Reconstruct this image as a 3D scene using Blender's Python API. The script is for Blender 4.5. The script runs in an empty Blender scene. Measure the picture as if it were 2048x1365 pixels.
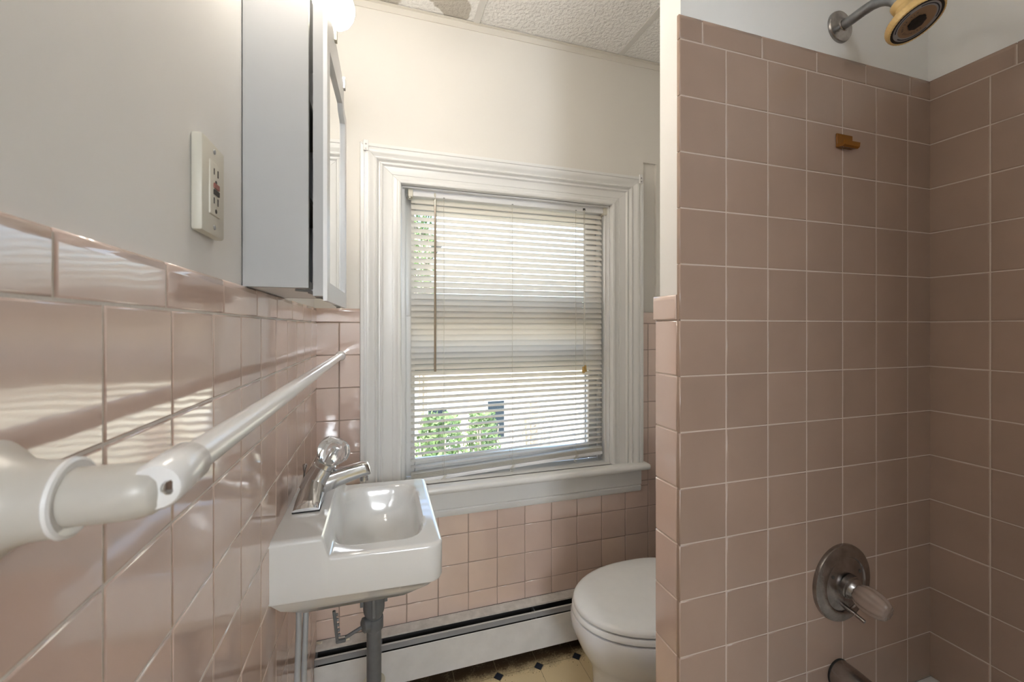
import bpy, bmesh, math, random
from mathutils import Vector, Matrix
random.seed(7)
S = bpy.context.scene
COL = S.collection

# ------------------------------------------------------------------ camera, world, sun, exposure
cam_d = bpy.data.cameras.new('camera'); cam = bpy.data.objects.new('camera', cam_d); COL.objects.link(cam)
cam.location = (0.20747, -1.49591, 1.21603)
cam.rotation_euler = (math.pi/2, 0, math.radians(-17.3636))
cam_d.sensor_width = 36.0
cam_d.lens = 832.44/2048*36.0
cam_d.shift_y = -0.01252
cam_d.clip_start = 0.01
cam_d.dof.use_dof = True
cam_d.dof.focus_distance = 1.3
cam_d.dof.aperture_fstop = 9.0
S.camera = cam
S.view_settings.view_transform = 'Standard'
S.view_settings.look = 'None'
S.view_settings.gamma = 1.0
S.view_settings.use_curve_mapping = False
S.view_settings.exposure = 2.2

W = bpy.data.worlds.new('sky'); S.world = W; W.use_nodes = True
nt = W.node_tree; nt.nodes.clear()
sky = nt.nodes.new('ShaderNodeTexSky'); sky.sky_type = 'NISHITA'; sky.sun_disc = False
sky.sun_elevation = math.radians(48); sky.sun_rotation = math.radians(200); sky.dust_density = 2.5; sky.air_density = 1.0
bgn = nt.nodes.new('ShaderNodeBackground'); bgn.inputs['Strength'].default_value = 0.25
outw = nt.nodes.new('ShaderNodeOutputWorld')
nt.links.new(sky.outputs[0], bgn.inputs['Color']); nt.links.new(bgn.outputs[0], outw.inputs['Surface'])
sun_d = bpy.data.lights.new('sun', 'SUN'); sun_d.energy = 0.45; sun_d.angle = math.radians(1.0); sun_d.color = (1, .96, .9)
sun = bpy.data.objects.new('sun', sun_d); COL.objects.link(sun)
sun.rotation_euler = (math.radians(48), 0, math.radians(-25))     # from behind the house: falls on the neighbour's facade
BULB_W = 9.5      # emission of the vanity bulbs
HALL_FILL_W = 225.0      # watts of the unseen fill light added behind the open door

# ------------------------------------------------------------------ materials
MATS = {}
def sock(b, *names):
    for n in names:
        if n in b.inputs: return b.inputs[n]
def mat(name, col, rough=.5, metal=0., spec=None, ior=None, coat=0., coat_rough=.05, bump=0., bscale=20., bdetail=3.,
        var=0., vscale=6., obj_var=0., trans=0., emit=None, estr=0., sub=None, bdist=.002):
    if name in MATS: return MATS[name]
    m = bpy.data.materials.new(name); m.use_nodes = True; MATS[name] = m
    t = m.node_tree; b = t.nodes['Principled BSDF']; L = t.links.new
    b.inputs['Base Color'].default_value = (*col, 1); b.inputs['Roughness'].default_value = rough; b.inputs['Metallic'].default_value = metal
    if ior: b.inputs['IOR'].default_value = ior
    if spec is not None: sock(b, 'Specular IOR Level').default_value = spec
    if coat: b.inputs['Coat Weight'].default_value = coat; b.inputs['Coat Roughness'].default_value = coat_rough
    if trans: b.inputs['Transmission Weight'].default_value = trans
    if emit: b.inputs['Emission Color'].default_value = (*emit, 1); b.inputs['Emission Strength'].default_value = estr
    geo = None
    if bump or var:
        geo = t.nodes.new('ShaderNodeNewGeometry')
    cur = None
    if var:
        n = t.nodes.new('ShaderNodeTexNoise'); n.inputs['Scale'].default_value = vscale; n.inputs['Detail'].default_value = 4
        L(geo.outputs['Position'], n.inputs['Vector'])
        mp = t.nodes.new('ShaderNodeMapRange'); mp.inputs['From Min'].default_value = .3; mp.inputs['From Max'].default_value = .7
        mp.inputs['To Min'].default_value = 1-var; mp.inputs['To Max'].default_value = 1+var
        L(n.outputs['Fac'], mp.inputs['Value']); cur = mp.outputs[0]
    if obj_var:
        oi = t.nodes.new('ShaderNodeObjectInfo'); mp = t.nodes.new('ShaderNodeMapRange')
        mp.inputs['To Min'].default_value = 1-obj_var; mp.inputs['To Max'].default_value = 1+obj_var
        L(oi.outputs['Random'], mp.inputs['Value'])
        if cur is not None:
            mu = t.nodes.new('ShaderNodeMath'); mu.operation = 'MULTIPLY'; L(cur, mu.inputs[0]); L(mp.outputs[0], mu.inputs[1]); cur = mu.outputs[0]
        else: cur = mp.outputs[0]
    if cur is not None:
        vm = t.nodes.new('ShaderNodeVectorMath'); vm.operation = 'SCALE'; vm.inputs[0].default_value = col
        L(cur, vm.inputs['Scale']); L(vm.outputs[0], b.inputs['Base Color'])
    if bump:
        n = t.nodes.new('ShaderNodeTexNoise'); n.inputs['Scale'].default_value = bscale; n.inputs['Detail'].default_value = bdetail
        L(geo.outputs['Position'], n.inputs['Vector'])
        bp = t.nodes.new('ShaderNodeBump'); bp.inputs['Strength'].default_value = bump; bp.inputs['Distance'].default_value = bdist
        L(n.outputs['Fac'], bp.inputs['Height']); L(bp.outputs[0], b.inputs['Normal'])
        if coat: L(bp.outputs[0], b.inputs['Coat Normal'])
    return m

PINK = (.72, .55, .475)
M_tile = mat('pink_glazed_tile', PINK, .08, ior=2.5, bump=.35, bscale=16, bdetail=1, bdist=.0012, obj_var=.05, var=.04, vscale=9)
M_tile_s = mat('shaded_pink_tile', (.375, .268, .212), .22, ior=1.5, bump=.3, bscale=14, bdetail=1, bdist=.0012, obj_var=.05, var=.05, vscale=7)  # pink tile darkened: the shower's shade is put into its base colour
M_grout = mat('pale_grout', (.84, .79, .74), .85, bump=.4, bscale=300)
M_grout_w = mat('tan_grout', (.36, .285, .235), .85, bump=.4, bscale=300)
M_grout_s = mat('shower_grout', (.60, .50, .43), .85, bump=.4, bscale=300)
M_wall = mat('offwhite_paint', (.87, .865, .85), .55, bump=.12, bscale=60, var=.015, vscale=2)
M_wallc = mat('cream_paint', (.78, .755, .71), .55, bump=.12, bscale=60, var=.015, vscale=2)
M_trim = mat('white_gloss_paint', (.80, .80, .79), .3, bump=.15, bscale=35, bdetail=2)
M_trimc = mat('angle_trim_paint', (.74, .71, .65), .5)
M_ceil_dark = mat('ceiling_void', (.05, .05, .05), .9)
M_porc = mat('white_porcelain', (.80, .80, .79), .07, ior=1.6, coat=.3)
M_toilet = mat('toilet_porcelain', (.80, .80, .82), .12, ior=1.55, var=.015, vscale=14)
M_lid = mat('toilet_plastic', (.88, .885, .89), .25, var=.012, vscale=40)
M_chrome = mat('polished_chrome', (.62, .62, .63), .12, metal=1., var=.08, vscale=30)
M_chrome_w = mat('worn_chrome', (.36, .34, .33), .26, metal=1., var=.25, vscale=45, bump=.2, bscale=120)
M_arm = mat('dull_shower_arm', (.33, .335, .34), .34, metal=1., var=.2, vscale=60)
M_dark = mat('black_rubber', (.015, .015, .015), .6)
M_slot = mat('dark_slot', (.05, .045, .04), .8)
M_acryl = mat('clear_acrylic', (1., 1., 1.), .02, ior=1.5, trans=.88)
M_acryl_o = mat('clouded_acrylic', (.62, .50, .43), .22, ior=1.49, trans=.6)
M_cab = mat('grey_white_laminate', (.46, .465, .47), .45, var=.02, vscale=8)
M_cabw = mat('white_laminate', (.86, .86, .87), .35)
M_cabin = mat('cabinet_inside', (.12, .115, .11), .7)
M_mirror = mat('mirror_silver', (.86, .88, .88), .01, metal=1.)
M_hinge = mat('steel_hinge', (.32, .32, .32), .4, metal=.8)
M_rod = mat('white_enamel_bar', (.88, .88, .88), .16, ior=1.6)
M_rodend = mat('aged_white_enamel', (.60, .57, .52), .3, var=.05, vscale=25)
M_plate = mat('ivory_plastic', (.70, .67, .58), .4)
M_red = mat('red_button', (.30, .10, .075), .5)
M_pvc = mat('grey_pvc', (.13, .135, .14), .38, var=.12, vscale=40)
M_tan = mat('tan_abs', (.66, .46, .25), .45, var=.06, vscale=30)
M_clearnut = mat('yellowed_clear_nut', (.66, .62, .50), .3)
M_tube = mat('grey_supply_tube', (.42, .43, .44), .4)
M_heat = mat('heater_enamel', (.74, .73, .72), .4, var=.05, vscale=20)
M_heat_top = mat('heater_top_dusty', (.60, .56, .52), .7, var=.12, vscale=45, bump=.3, bscale=200)
M_heat_grey = mat('heater_damper_grey', (.27, .27, .275), .5)
M_fin_shade = mat('heater_fins_and_shade', (.10, .10, .10), .5, metal=.6)
M_brass = mat('yellow_plastic_head', (.72, .50, .21), .38, var=.05, vscale=30, bump=.05, bscale=80)
M_hfdark = mat('spray_black', (.008, .008, .009), .35)
M_hfface = mat('spray_face_tan', (.33, .22, .14), .35, metal=.3)
M_hfsil = mat('spray_face_silver', (.36, .37, .39), .35, metal=.4)
M_blue = mat('spray_print_dark', (.02, .03, .05), .5)
M_amber = mat('amber_plastic', (.27, .10, .012), .2, ior=1.5, trans=.1)
M_wand = mat('smoked_wand', (.30, .235, .17), .2, ior=1.5)
M_cord = mat('cream_cord', (.66, .63, .56), .8)
M_tassel = mat('yellow_tassel', (.55, .36, .12), .45)
M_wood = mat('bare_wood_rail', (.58, .45, .30), .6, var=.08, vscale=10)
M_alu = mat('storm_aluminium', (.40, .40, .40), .4, metal=.3)
M_flake = mat('paint_flake', (.78, .72, .60), .8)
M_tub = mat('tub_enamel', (.76, .76, .75), .15, ior=1.5)
M_tee = mat('grid_tee_paint', (.70, .69, .67), .45)
M_vinyl = None

def slat_mat():
    m = bpy.data.materials.new('blind_slat_vinyl'); m.use_nodes = True; t = m.node_tree; b = t.nodes['Principled BSDF']; L = t.links.new
    b.inputs['Base Color'].default_value = (.86, .84, .79, 1); b.inputs['Roughness'].default_value = .35
    tr = t.nodes.new('ShaderNodeBsdfTranslucent'); tr.inputs[0].default_value = (.94, .925, .90, 1)
    mx = t.nodes.new('ShaderNodeMixShader'); mx.inputs[0].default_value = .62
    L(b.outputs[0], mx.inputs[1]); L(tr.outputs[0], mx.inputs[2]); L(mx.outputs[0], t.nodes['Material Output'].inputs['Surface'])
    return m
M_slat = slat_mat()

def pane_mat():
    m = bpy.data.materials.new('window_glass'); m.use_nodes = True; t = m.node_tree; t.nodes.clear(); L = t.links.new
    o = t.nodes.new('ShaderNodeOutputMaterial'); tr = t.nodes.new('ShaderNodeBsdfTransparent'); gl = t.nodes.new('ShaderNodeBsdfGlossy')
    tr.inputs[0].default_value = (.96, .98, .97, 1); gl.inputs['Roughness'].default_value = .02
    fr = t.nodes.new('ShaderNodeFresnel'); fr.inputs[0].default_value = 1.45
    mx = t.nodes.new('ShaderNodeMixShader'); L(fr.outputs[0], mx.inputs[0]); L(tr.outputs[0], mx.inputs[1]); L(gl.outputs[0], mx.inputs[2]); L(mx.outputs[0], o.inputs['Surface'])
    return m
M_glass = pane_mat()

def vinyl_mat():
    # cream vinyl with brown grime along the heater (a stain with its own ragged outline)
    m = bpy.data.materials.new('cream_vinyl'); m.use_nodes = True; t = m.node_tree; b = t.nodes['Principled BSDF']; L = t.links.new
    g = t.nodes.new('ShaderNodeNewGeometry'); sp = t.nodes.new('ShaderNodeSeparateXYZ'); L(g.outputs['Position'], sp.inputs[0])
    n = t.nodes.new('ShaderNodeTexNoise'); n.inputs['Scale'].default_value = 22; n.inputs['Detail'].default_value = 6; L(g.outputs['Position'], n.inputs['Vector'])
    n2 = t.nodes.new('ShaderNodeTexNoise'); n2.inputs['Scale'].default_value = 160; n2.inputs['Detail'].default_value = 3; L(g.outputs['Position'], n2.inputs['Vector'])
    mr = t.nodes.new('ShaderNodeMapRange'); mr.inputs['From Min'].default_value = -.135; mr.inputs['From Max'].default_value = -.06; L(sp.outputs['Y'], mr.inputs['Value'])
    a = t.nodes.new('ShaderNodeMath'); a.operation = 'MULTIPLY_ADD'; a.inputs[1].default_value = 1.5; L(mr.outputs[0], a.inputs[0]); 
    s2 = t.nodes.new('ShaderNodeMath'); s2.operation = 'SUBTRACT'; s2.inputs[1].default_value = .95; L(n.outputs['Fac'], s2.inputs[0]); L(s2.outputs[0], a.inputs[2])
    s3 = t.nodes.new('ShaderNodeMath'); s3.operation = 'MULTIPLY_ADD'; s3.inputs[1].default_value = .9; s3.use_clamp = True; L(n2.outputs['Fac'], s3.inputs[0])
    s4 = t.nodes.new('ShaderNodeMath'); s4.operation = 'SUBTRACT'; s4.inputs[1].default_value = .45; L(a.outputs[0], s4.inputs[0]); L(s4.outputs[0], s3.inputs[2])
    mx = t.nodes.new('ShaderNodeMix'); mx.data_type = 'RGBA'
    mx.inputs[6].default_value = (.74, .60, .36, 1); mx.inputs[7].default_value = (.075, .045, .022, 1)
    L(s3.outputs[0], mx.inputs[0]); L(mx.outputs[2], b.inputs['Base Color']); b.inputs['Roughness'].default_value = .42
    return m
M_vinyl = vinyl_mat()
M_vjoint = mat('vinyl_joint', (.36, .29, .17), .6)
M_vdia = mat('navy_vinyl_diamond', (.012, .018, .035), .4)

def panel_mat():
    # pebbled ceiling board; a water stain spreads from the window wall near x = .44
    m = bpy.data.materials.new('pebbled_ceiling_board'); m.use_nodes = True; t = m.node_tree; b = t.nodes['Principled BSDF']; L = t.links.new
    g = t.nodes.new('ShaderNodeNewGeometry')
    v = t.nodes.new('ShaderNodeTexNoise'); v.inputs['Scale'].default_value = 75; v.inputs['Detail'].default_value = 2; L(g.outputs['Position'], v.inputs['Vector'])
    bp = t.nodes.new('ShaderNodeBump'); bp.inputs['Strength'].default_value = .9; bp.inputs['Distance'].default_value = .009; L(v.outputs['Fac'], bp.inputs['Height']); L(bp.outputs[0], b.inputs['Normal'])
    def blob(c, r, e):
        d = t.nodes.new('ShaderNodeVectorMath'); d.operation = 'DISTANCE'; d.inputs[1].default_value = c
        n = t.nodes.new('ShaderNodeTexNoise'); n.inputs['Scale'].default_value = 11; n.inputs['Detail'].default_value = 3; L(g.outputs['Position'], n.inputs['Vector'])
        L(g.outputs['Position'], d.inputs[0])
        a = t.nodes.new('ShaderNodeMath'); a.operation = 'MULTIPLY_ADD'; a.inputs[1].default_value = .11; L(n.outputs['Fac'], a.inputs[0]); L(d.outputs['Value'], a.inputs[2])
        mr = t.nodes.new('ShaderNodeMapRange'); mr.inputs['From Min'].default_value = r+.055; mr.inputs['From Max'].default_value = r+.055-e; L(a.outputs[0], mr.inputs['Value'])
        return mr.outputs[0]
    s1 = blob((.445, -.045, 2.335), .066, .006); s2 = blob((.38, -.12, 2.335), .062, .006); s3 = blob((.245, -.01, 2.335), .035, .01)
    mx1 = t.nodes.new('ShaderNodeMath'); mx1.operation = 'MAXIMUM'; L(s1, mx1.inputs[0]); L(s2, mx1.inputs[1])
    mx2 = t.nodes.new('ShaderNodeMath'); mx2.operation = 'MAXIMUM'; L(mx1.outputs[0], mx2.inputs[0]); L(s3, mx2.inputs[1])
    mx = t.nodes.new('ShaderNodeMix'); mx.data_type = 'RGBA'; mx.inputs[6].default_value = (.86, .855, .84, 1); mx.inputs[7].default_value = (.52, .49, .44, 1)
    L(mx2.outputs[0], mx.inputs[0]); L(mx.outputs[2], b.inputs['Base Color']); b.inputs['Roughness'].default_value = .8
    return m
M_panel = panel_mat()
M_bulb = mat('lit_bulb', (1, 1, 1), .3, emit=(1, .90, .77), estr=BULB_W)
M_fill_globe = mat('fill_light_globe', (1, 1, 1), .3, emit=(.9, .95, 1), estr=6.)

# ------------------------------------------------------------------ mesh builder
ORG = {}
class MB:
    def __init__(s): s.v = []; s.f = []; s.sm = []
    def add(s, v, f, smooth=False):
        o = len(s.v); s.v += [tuple(p) for p in v]; s.f += [tuple(i+o for i in q) for q in f]; s.sm += [smooth]*len(f); return s
    def box(s, a, b, bev=0., seg=2):
        x0, x1 = sorted((a[0], b[0])); y0, y1 = sorted((a[1], b[1])); z0, z1 = sorted((a[2], b[2]))
        if bev <= 0:
            v = [(x0,y0,z0),(x1,y0,z0),(x1,y1,z0),(x0,y1,z0),(x0,y0,z1),(x1,y0,z1),(x1,y1,z1),(x0,y1,z1)]
            return s.add(v, [(0,3,2,1),(4,5,6,7),(0,1,5,4),(1,2,6,5),(2,3,7,6),(3,0,4,7)])
        bm = bmesh.new(); bmesh.ops.create_cube(bm, size=1)
        for q in bm.verts: q.co = Vector((x0+(q.co.x+.5)*(x1-x0), y0+(q.co.y+.5)*(y1-y0), z0+(q.co.z+.5)*(z1-z0)))
        bmesh.ops.bevel(bm, geom=bm.edges[:], offset=min(bev, .49*min(x1-x0, y1-y0, z1-z0)), segments=seg, profile=.5, affect='EDGES')
        return s.bm(bm, True)
    def bm(s, bm, smooth=False):
        bm.verts.index_update(); s.add([v.co[:] for v in bm.verts], [[v.index for v in f.verts] for f in bm.faces], smooth); bm.free(); return s
    def prism(s, pts, axis, a, b, smooth=False):
        # polygon pts (2-D) extruded along axis between a and b; 2-D order: x->(y,z) y->(x,z) z->(x,y)
        def P(p, t): return {'x': (t, p[0], p[1]), 'y': (p[0], t, p[1]), 'z': (p[0], p[1], t)}[axis]
        n = len(pts); v = [P(p, a) for p in pts]+[P(p, b) for p in pts]
        f = [(i, (i+1) % n, (i+1) % n+n, i+n) for i in range(n)]
        s.add(v, f, smooth); s.add(v, [tuple(range(n))[::-1], tuple(range(n, 2*n))]); return s
    def tube(s, pts, rad, n=14, caps=True, smooth=True):
        pts = [Vector(p) for p in pts]; k = len(pts); rad = rad if isinstance(rad, (list, tuple)) else [rad]*k
        v = []; up = None
        for i, p in enumerate(pts):
            d = (pts[min(i+1, k-1)]-pts[max(i-1, 0)]).normalized()
            if up is None: up = d.orthogonal().normalized()
            up = (up-d*up.dot(d)).normalized(); w = d.cross(up)
            for j in range(n):
                a = 2*math.pi*j/n; v.append(p+(up*math.cos(a)+w*math.sin(a))*rad[i])
        f = [(i*n+j, i*n+(j+1) % n, (i+1)*n+(j+1) % n, (i+1)*n+j) for i in range(k-1) for j in range(n)]
        s.add(v, f, smooth)
        if caps: s.add(v, [tuple(range(n))[::-1], tuple((k-1)*n+j for j in range(n))])
        return s
    def lathe(s, prof, o, d, n=32, smooth=True, flute=0., nfl=8, rot=0.):
        # prof = [(radius, distance along d)]
        o = Vector(o); d = Vector(d).normalized(); u = d.orthogonal().normalized(); w = d.cross(u); v = []
        for r, t in prof:
            for j in range(n):
                a = 2*math.pi*j/n+rot; rr = r*(1+flute*math.cos(nfl*a)); v.append(o+d*t+(u*math.cos(a)+w*math.sin(a))*rr)
        k = len(prof)
        s.add(v, [(i*n+j, i*n+(j+1) % n, (i+1)*n+(j+1) % n, (i+1)*n+j) for i in range(k-1) for j in range(n)], smooth)
        if prof[0][0] > 1e-5: s.add(v, [tuple(range(n))[::-1]])
        if prof[-1][0] > 1e-5: s.add(v, [tuple((k-1)*n+j for j in range(n))])
        return s
    def loft(s, rings, smooth=True, caps=True):
        n = len(rings[0]); v = [p for r in rings for p in r]; k = len(rings)
        s.add(v, [(i*n+j, i*n+(j+1) % n, (i+1)*n+(j+1) % n, (i+1)*n+j) for i in range(k-1) for j in range(n)], smooth)
        if caps: s.add(v, [tuple(range(n))[::-1], tuple((k-1)*n+j for j in range(n))])
        return s
    def sphere(s, c, r, n=20, m=12, sx=1, sy=1, sz=1):
        bm = bmesh.new(); bmesh.ops.create_uvsphere(bm, u_segments=n, v_segments=m, radius=r)
        for q in bm.verts: q.co = Vector((q.co.x*sx+c[0], q.co.y*sy+c[1], q.co.z*sz+c[2]))
        return s.bm(bm, True)
    def obj(s, name, m, parent=None, **kw):
        o0 = Vector(ORG.get(parent.name, (0, 0, 0))) if parent else Vector((0, 0, 0))
        me = bpy.data.meshes.new(name); me.from_pydata([tuple(Vector(p)-o0) for p in s.v], [], s.f)
        me.polygons.foreach_set('use_smooth', s.sm); me.materials.append(m)
        bm = bmesh.new(); bm.from_mesh(me); bmesh.ops.remove_doubles(bm, verts=bm.verts, dist=1e-6); bmesh.ops.recalc_face_normals(bm, faces=bm.faces); bm.to_mesh(me); bm.free()
        me.set_sharp_from_angle(angle=math.radians(40))
        o = bpy.data.objects.new(name, me); COL.objects.link(o)
        if parent: o.parent = parent; ORG[o.name] = tuple(o0)
        for k, x in kw.items(): o[k] = x
        return o
def thing(name, loc, label, cat, group=None, kind=None):
    o = bpy.data.objects.new(name, None); COL.objects.link(o); o.location = loc; o.empty_display_size = .05; ORG[o.name] = tuple(loc)
    o['label'] = label
    if cat: o['category'] = cat
    if group: o['group'] = group
    if kind: o['kind'] = kind
    return o
def tag(o, label, cat=None, group=None, kind=None):
    o['label'] = label
    if cat: o['category'] = cat
    if group: o['group'] = group
    if kind: o['kind'] = kind
    return o
def boxo(name, a, b, m, parent=None, bev=0., **kw): return MB().box(a, b, bev).obj(name, m, parent, **kw)

# ------------------------------------------------------------------ tiles
P = .109; YS = -.8223; XP = .760; XR = 1.498; TB = .749   # pitch, shower wall y, partition end x, right wall x, partition back y
CAPB = 1.235; CAPT = 1.283; CEIL = 2.33
TILE_CACHE = {}
def tile_mesh(w, h, m, crown=0):
    key = (round(w, 4), round(h, 4), m.name, crown)
    if key in TILE_CACHE: return TILE_CACHE[key]
    j = .0009; a, b = w/2-j, h/2-j; v = []
    rings = [(0, .0045), (0, -.0012), (.0007, -.0026), (.0022, -.0034)]
    for off, y in rings:
        top = b-off*(4 if crown else 1)
        for sx, sz in ((-1, -1), (1, -1), (1, 1), (-1, 1)):
            v.append((sx*(a-off), y, (-b+off) if sz < 0 else top))
    f = []
    for r in range(3):
        for k in range(4): f.append((r*4+k, r*4+(k+1) % 4, (r+1)*4+(k+1) % 4, (r+1)*4+k))
    f.append((12, 13, 14, 15))
    me = bpy.data.meshes.new('tile'); me.from_pydata(v, [], f); me.materials.append(m)
    me.polygons.foreach_set('use_smooth', [False]*4+[True]*8+[False])
    TILE_CACHE[key] = me; return me
def put_tile(name, w, h, m, loc, rz, parent, crown=0):
    o = bpy.data.objects.new(name, tile_mesh(w, h, m, crown)); COL.objects.link(o); o.parent = parent
    o.location = loc; t = .0035
    o.rotation_euler = (random.uniform(-t, t)*.6, random.uniform(-t, t)*.15, rz+random.uniform(-t, t)*.6)
    return o

# ------------------------------------------------------------------ the setting
# left wall (tile face at x = 0)
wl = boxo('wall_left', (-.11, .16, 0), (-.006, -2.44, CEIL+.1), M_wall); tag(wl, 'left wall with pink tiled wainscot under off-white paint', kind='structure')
boxo('grout_bed', (-.006, .0, 0), (.0022, -2.34, CAPT-.004), M_grout, wl)
D = .0034
ylines = [0.0]+[-.0059-P*k for k in range(1, 22)]+[-2.34]
zl = [CAPB-P*k for k in range(0, 12)]+[0.0]
for i in range(len(ylines)-1):
    y0, y1 = ylines[i], ylines[i+1]
    for k in range(len(zl)-1):
        put_tile('tile', y0-y1, zl[k]-zl[k+1], M_tile, (D*0, (y0+y1)/2, (zl[k]+zl[k+1])/2), math.pi/2, wl)
caps = [0.0, -.1, -.244, -.3894, -.5397, -.6838, -.8417, -.9979, -1.1469]+[-1.1469-.152*k for k in range(1, 8)]+[-2.34]
for i in range(len(caps)-1):
    put_tile('cap_tile', caps[i]-caps[i+1], CAPT-CAPB, M_tile, (0, (caps[i]+caps[i+1])/2, (CAPT+CAPB)/2), math.pi/2, wl, 1)

# window wall (tile face at y = 0) with the window opening cut out
WX0, WX1, WZ0, WZ1 = .272, 1.092, .643, 1.712
wf = MB().box((-.11, .006, 0), (WX0, .16, CEIL+.1)).box((WX1, .006, 0), (1.2545, .16, CEIL+.1)).box((1.318, .006, 0), (1.6, .16, CEIL+.1)) \
    .box((1.2545, .018, 0), (1.318, .16, 1.912)).box((1.2545, .006, 1.912), (1.318, .16, CEIL+.1)) \
    .box((WX0, .006, 0), (WX1, .16, WZ0)).box((WX0, .006, WZ1), (WX1, .16, CEIL+.1)).obj('wall_far', M_wallc)
tag(wf, 'window wall with cream paint above pink tile and a narrow patched recess', kind='structure')
MB().box((0, .006, 0), (.155, -.0022, CAPT-.004)).box((1.21, .02, 0), (1.498, -.0022, CAPT-.004)).box((.155, .006, 0), (1.21, -.0022, .575)).obj('grout_bed', M_grout_w, wf)
xl = [0.0]+[.072+P*k for k in range(0, 14)]; xl = [x for x in xl if x < 1.49]+[1.498]
def cut(name, x0, x1, z0, z1, crown=0):
    # keep the part of the cell outside the window's trim
    HX0, HX1, HZ = .150, 1.217, .560
    parts = []
    if z1 > HZ:
        zz = max(z0, HZ)
        if x0 < HX0: parts.append((x0, min(x1, HX0), zz, z1))
        if x1 > HX1: parts.append((max(x0, HX1), x1, zz, z1))
        if z0 < HZ: parts.append((x0, x1, z0, HZ))
        if z0 < HZ and x1 <= HX0 or z0 < HZ and x0 >= HX1: parts = [(x0, x1, z0, z1)]
    else: parts.append((x0, x1, z0, z1))
    for a, b, c, d in parts:
        if b-a > .006 and d-c > .006: put_tile(name, b-a, d-c, M_tile, ((a+b)/2, 0, (c+d)/2), 0, wf, crown)
for i in range(len(xl)-1):
    for k in range(len(zl)-1): cut('tile', xl[i], xl[i+1], zl[k+1], zl[k])
for a, b in ((0, .150), (1.217, 1.325), (1.325, 1.477)): put_tile('cap_tile', b-a, CAPT-CAPB, M_tile, ((a+b)/2, 0, (CAPT+CAPB)/2), 0, wf, 1)

# partition between toilet and tub
ZS = CAPB-.0036
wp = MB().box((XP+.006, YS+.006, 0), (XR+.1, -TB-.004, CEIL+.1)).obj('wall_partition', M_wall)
tag(wp, 'partition wall with white painted end and shade-darkened pink tiled shower face', kind='structure')
MB().box((XP-.0010, YS-.0022, .0), (XR, YS+.006, 1.82)).box((XP-.0022, YS+.006, 0), (XP+.006, -TB-.004, 1.276)).obj('grout_bed', M_grout_s, wp)
sx = [XP-.0046]+[XP+P*k for k in range(1, 7)]+[XR]
sz = [ZS+P*k for k in range(5, -12, -1)]+[0.0]
sz = [z for z in sz if z >= 0]
for i in range(len(sx)-1):
    for k in range(len(sz)-1):
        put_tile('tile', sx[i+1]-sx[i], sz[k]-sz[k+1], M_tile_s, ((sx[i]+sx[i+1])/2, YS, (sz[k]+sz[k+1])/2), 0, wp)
scap = [XP-.0046, .8107, .9623, 1.1173, 1.2709, 1.4228, XR]
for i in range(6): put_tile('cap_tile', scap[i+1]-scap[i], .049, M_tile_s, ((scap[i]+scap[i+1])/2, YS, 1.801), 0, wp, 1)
for k in range(len(sz)-1):
    if sz[k] > ZS+.01: continue
    put_tile('tile', -TB-YS-.005, sz[k]-sz[k+1], M_tile, (XP, (YS-TB)/2+.0025, (sz[k]+sz[k+1])/2), -math.pi/2, wp)  # lighter tile colour puts the window's light into the end face
put_tile('cap_tile', -TB-YS-.002, .05, M_tile, (XP-.004, (YS-TB)/2+.004, ZS+.026), -math.pi/2, wp, 1)

# right wall: shower side tiled to 1.82, toilet side painted
wr = boxo('wall_right', (XR+.006, .16, 0), (XR+.11, -2.44, CEIL+.1), M_wall); tag(wr, 'right wall of the tub tiled in shade-darkened pink below white paint', kind='structure')
boxo('grout_bed', (XR+.006, YS, 0), (XR-.0022, -2.34, 1.82), M_grout_s, wr)
ry = [YS-P*k for k in range(0, 14)]+[-2.34]
for i in range(len(ry)-1):
    for k in range(len(sz)-1):
        if sz[k+1] < .2: continue
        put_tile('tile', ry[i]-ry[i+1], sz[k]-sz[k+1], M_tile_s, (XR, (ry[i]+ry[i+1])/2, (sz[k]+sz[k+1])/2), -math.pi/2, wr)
rc = [YS, -.9718]+[-.9718-.152*k for k in range(1, 9)]+[-2.34]
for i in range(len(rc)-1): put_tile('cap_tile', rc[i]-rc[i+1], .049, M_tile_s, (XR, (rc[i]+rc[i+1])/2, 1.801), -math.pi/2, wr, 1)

# wall behind the camera with the open doorway, and the hall beyond
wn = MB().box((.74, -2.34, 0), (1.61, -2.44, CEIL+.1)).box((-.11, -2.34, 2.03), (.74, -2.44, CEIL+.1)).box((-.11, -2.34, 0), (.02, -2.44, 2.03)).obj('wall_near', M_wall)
tag(wn, 'painted wall behind the camera with the open doorway', kind='structure')
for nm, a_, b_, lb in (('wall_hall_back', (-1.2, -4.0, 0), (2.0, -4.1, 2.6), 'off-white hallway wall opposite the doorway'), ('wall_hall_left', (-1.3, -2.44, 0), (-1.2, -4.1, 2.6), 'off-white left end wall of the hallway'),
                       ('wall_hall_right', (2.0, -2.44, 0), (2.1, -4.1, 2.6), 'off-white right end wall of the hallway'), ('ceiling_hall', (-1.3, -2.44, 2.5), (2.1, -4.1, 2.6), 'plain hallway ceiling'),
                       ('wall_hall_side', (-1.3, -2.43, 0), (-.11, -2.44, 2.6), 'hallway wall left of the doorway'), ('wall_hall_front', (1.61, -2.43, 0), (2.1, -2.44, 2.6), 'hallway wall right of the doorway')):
    tag(boxo(nm, a_, b_, M_wall), lb, kind='structure')

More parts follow.
